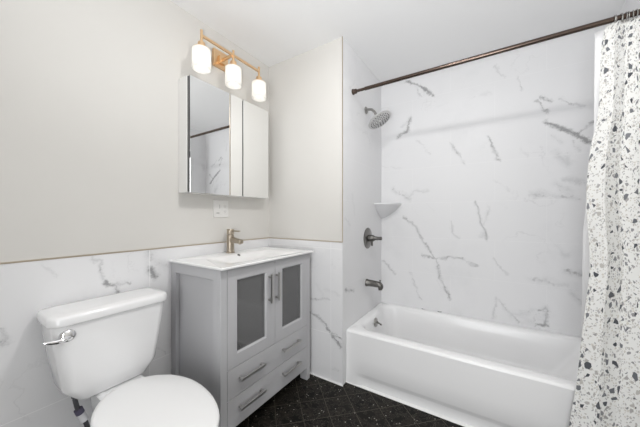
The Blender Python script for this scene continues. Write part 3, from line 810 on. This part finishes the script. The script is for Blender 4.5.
# ------------------------------------------------------------------ shower fittings
SYa = 0.415
shd = thing('showerhead', (XC, SYa, 2.06), 'brushed nickel rain shower head on a short arm from the tiled wall', 'shower head')
fgn = MB(); fgn.lathe([(0.030, 0.0), (0.030, 0.003), (0.022, 0.010), (0.012, 0.014)], (XC, SYa, 2.062), (1, 0, 0), 24)
fgn.build('flange', M['nickel'], shd)
hc = Vector((0.818, SYa, 1.958)); hn = Vector((0.50, -0.02, -0.86)).normalized()
MB().tube([(XC, SYa, 2.062), (0.725, SYa, 2.064), (0.75, SYa, 2.058), (0.772, SYa, 2.036), tuple(hc - hn * 0.045)], 0.0105).build('arm', M['nickel'], shd)
hd = MB()
hd.lathe([(0, -0.055), (0.016, -0.053), (0.018, -0.035), (0.024, -0.022), (0.060, -0.014), (0.092, -0.008), (0.098, -0.002), (0.098, 0.004), (0.094, 0.007), (0, 0.007)], hc, hn, 40)
head = hd.build('spray_head', M['spray'], shd)
nz = MB()
qn = Vector((0, 0, 1)).rotation_difference(hn).to_matrix()
for ring_r, cnt in ((0.022, 6), (0.040, 11), (0.059, 16), (0.077, 21)):
    for k in range(cnt):
        a = 2 * PI * k / cnt
        nz.lathe([(0.0052, 0.006), (0.0042, 0.0095), (0, 0.0095)], hc + qn @ Vector((ring_r * math.cos(a), ring_r * math.sin(a), 0)), hn, 6)
nz.build('nozzles', M['black'], head, smooth=0)

vc = Vector((XC, 0.452, 1.0))
vv = thing('shower_valve', vc, 'round brushed nickel shower valve with lever handle on the tiled wall', 'shower valve')
ev = MB(); ev.lathe([(0.088, 0.0), (0.088, 0.003), (0.080, 0.008), (0.040, 0.013), (0.034, 0.014), (0, 0.014)], vc, (1, 0, 0), 36); ev.build('escutcheon', M['dark_nickel'], vv)
hb = MB(); hb.lathe([(0.030, 0.012), (0.029, 0.035), (0.026, 0.052), (0.020, 0.060), (0.016, 0.066), (0.0135, 0.10), (0.0145, 0.118), (0.011, 0.122), (0, 0.122)], vc, (1, 0.0, 0.02), 28)
hb.tube([vc + Vector((0.040, 0, 0.0)), vc + Vector((0.042, -0.01, -0.035)), vc + Vector((0.046, -0.018, -0.06))], [0.010, 0.008, 0.007])
hb.build('lever_handle', M['spout'], vv)

sc_ = Vector((XC, 0.425, 0.632))
tsp = thing('tub_spout', sc_, 'brushed nickel tub spout with lift diverter above the tub rim', 'tub spout')
def spout_sec(x, zc, rr, squash=1.0):
    return [(sc_.x + x, sc_.y + rr * math.cos(2 * PI * k / 20), sc_.z + zc + rr * squash * math.sin(2 * PI * k / 20)) for k in range(20)]
ts = MB(); ts.loft([spout_sec(0.0, 0, 0.031), spout_sec(0.006, 0, 0.031), spout_sec(0.010, 0, 0.028), spout_sec(0.06, 0, 0.026), spout_sec(0.10, -0.002, 0.0245), spout_sec(0.125, -0.008, 0.024), spout_sec(0.138, -0.016, 0.018), spout_sec(0.141, -0.020, 0.010)])
ts.tube([sc_ + Vector((0.117, 0, -0.008)), sc_ + Vector((0.120, 0, -0.044))], [0.018, 0.016])
ts.build('spout_body', M['spout'], tsp)
tk_ = MB(); tk_.lathe([(0.004, 0), (0.004, 0.014), (0.008, 0.016), (0.008, 0.022), (0, 0.023)], sc_ + Vector((0.118, 0, 0.013)), (0, 0, 1), 14); tk_.build('diverter_knob', M['dark_nickel'], tsp)

# corner shelf
cs = MB()
def shelf_loop(rx, ry, z):
    c = Vector((XC + 0.0005, YD - 0.0005, z))
    pts = [tuple(c)]
    for k in range(13):
        a = PI / 2 * k / 12
        pts.append((c.x + rx * math.cos(a) ** 0.75 if k < 12 else c.x, c.y - ry * math.sin(a) ** 0.75 if k > 0 else c.y, z))
    return pts
cs.loft([shelf_loop(0.02, 0.02, 1.168), shelf_loop(0.07, 0.065, 1.192), shelf_loop(0.13, 0.12, 1.235), shelf_loop(0.175, 0.168, 1.280), shelf_loop(0.186, 0.18, 1.290), shelf_loop(0.186, 0.18, 1.303)])
tag(cs.build('corner_shelf', M['marble_plain'], None, smooth=30), 'small white marble corner shelf in the shower wall corner', 'shelf')

# ------------------------------------------------------------------ shower rod, rings, curtain, liner
RY, RZ = 0.163, 2.114
rod = thing('shower_rod', (XC, RY, RZ), 'long dark bronze shower curtain rod across the tub alcove', 'curtain rod')
def rod_tube(x0, x1, r): return MB().tube([(x0, RY, RZ), (x1, RY, RZ)], r, 20)
rod_tube(XC + 0.02, 0.86, 0.0105).build('inner_tube', M['bronze'], rod)
ot = MB(); ot.lathe([(0.0105, 0.0), (0.0128, 0.0), (0.0128, XE - 0.02 - 0.80), (0.0105, XE - 0.02 - 0.80)], (0.80, RY, RZ), (1, 0, 0), 20); ot.build('outer_tube', M['bronze'], rod)
for x, a in ((XC, 1), (XE, -1)):
    f = MB(); f.lathe([(0, 0), (0.021, 0.0), (0.021, 0.008), (0.018, 0.011), (0.017, 0.030), (0.012, 0.034)], (x, RY, RZ), (a, 0, 0), 24)
    f.build('end_flange', M['bronze'], rod)

left = [(2.037, 2.098), (2.034, 2.088), (2.018, 2.048), (2.011, 1.905), (1.997, 1.637), (1.971, 1.535), (1.953, 1.373), (1.947, 1.236), (1.953, 1.05), (1.955, 0.954), (1.938, 0.799), (1.921, 0.635), (1.901, 0.419), (1.87, 0.223), (1.86, 0.13)]
def left_x(z):
    for (xa, za), (xb, zb) in zip(left, left[1:]):
        if z >= zb:
            t = (z - zb) / (za - zb); t = min(max(t, 0), 1)
            return xb + (xa - xb) * t
    return left[-1][0]
def sm_left(z):
    if z > 2.04: return left_x(z)
    return sum(left_x(z + d) for d in (-0.06, -0.03, 0, 0.03, 0.06)) / 5

def cloth(name, mat, zt, zb, xl, xr, y_of, folds, amp, width, thick=0.0012, nu=150, nv=70, phase=0.0):
    bm = bmesh.new(); uvl = bm.loops.layers.uv.new('uv')
    g = []; 
    for j in range(nv + 1):
        v = j / nv; z = zt + (zb - zt) * v
        row = []
        for i in range(nu + 1):
            u = i / nu
            x0, x1 = xl(z), xr(z)
            ph = 2 * PI * folds * u + phase + 0.6 * u * math.sin(3.1 * v + 2.0 * u)
            k = amp * (0.55 + 0.45 * min(1, v * 3)) * (0.75 + 0.35 * math.sin(5.3 * u + 1.2))
            if z > zt - 0.06: k *= 0.8
            x = x0 + (x1 - x0) * u - 0.35 * k * math.sin(2 * ph) * (0 if i in (0,) else 1) * min(1, u * 8)
            y = y_of(z) + k * (math.cos(ph + 0.0) - 1.0)
            y += 0.008 * math.sin(9 * v + 6 * u) * v
            row.append((bm.verts.new((x, y, z)), u * width, z))
        g.append(row)
    for j in range(nv):
        for i in range(nu):
            q = (g[j][i], g[j + 1][i], g[j + 1][i + 1], g[j][i + 1])
            f = bm.faces.new([a[0] for a in q]); f.smooth = True
            for lp, a in zip(f.loops, q): lp[uvl].uv = (a[1], a[2])
    me = bpy.data.meshes.new(name); bm.to_mesh(me); bm.free()
    me.materials.append(mat)
    o = bpy.data.objects.new(name, me); COL.objects.link(o)
    s = o.modifiers.new('thickness', 'SOLIDIFY'); s.thickness = thick; s.offset = 0
    return o
def cy(z): return 0.163 - 0.19 * (2.1 - z) / 2.0
cur = cloth('shower_curtain', M['terrazzo'], 2.096, 0.13, sm_left, lambda z: 2.205, cy, 2.3, 0.014, 0.52, phase=0.0)
tag(cur, 'white shower curtain printed with grey and black terrazzo chips, hanging outside the tub', 'shower curtain')
lin = cloth('shower_liner', M['liner'], 2.092, 0.30, lambda z: 2.004 if z > 1.6 else 2.004 - 0.038 * min(1, (1.6 - z) / 0.5), lambda z: 2.20 if z > 0.6 else 2.07, lambda z: 0.195 + 0.05 * (2.1 - z) / 1.8, 2.2, 0.012, 0.7, phase=0.0, nu=80, nv=40)
tag(lin, 'plain white vinyl shower liner hanging inside the tub behind the terrazzo curtain', 'shower liner')
ring0 = None
for k, x in enumerate((2.062, 2.068, 2.082, 2.089, 2.098, 2.106, 2.122, 2.131, 2.165)):
    if ring0 is None:
        rg = MB(); n = 28
        tilt = 0.0
        pts = [(0.0, 0.0195 * math.cos(2 * PI * t / n), -0.006 + 0.0215 * math.sin(2 * PI * t / n)) for t in range(n + 1)]
        rg.tube(pts, 0.0018, 8)
        ring0 = rg.build('curtain_ring', M['nickel'], None)
        o = ring0
    else:
        o = ring0.copy(); COL.objects.link(o)
    o.location = (x, RY, RZ)
    o.rotation_euler = (0, 0, random.uniform(-0.25, 0.25))
    nth = ('leftmost', 'second from the left', 'third from the left', 'fourth from the left', 'middle', 'fourth from the right', 'third from the right', 'second from the right', 'rightmost')[k]
    tag(o, nth + ' of the nine thin metal curtain rings on the dark rod', 'curtain ring', 'curtain rings on the rod')

# ------------------------------------------------------------------ ceiling lamp (above the frame, lights the room)
cl = thing('ceiling_lamp', (1.32, -0.79, H), 'round flush ceiling lamp with lit opal dome in front of the vanity', 'ceiling lamp')
MB().lathe([(0, 0), (0.115, 0), (0.115, -0.016), (0.104, -0.020)], (1.32, -0.79, H), (0, 0, 1), 40).build('lamp_base', M['nickel'], cl)
MB().lathe([(0.104, -0.018), (0.100, -0.030), (0.080, -0.046), (0.045, -0.056), (0, -0.059)], (1.32, -0.79, H), (0, 0, 1), 40).build('lamp_shade', M['dome'], cl)
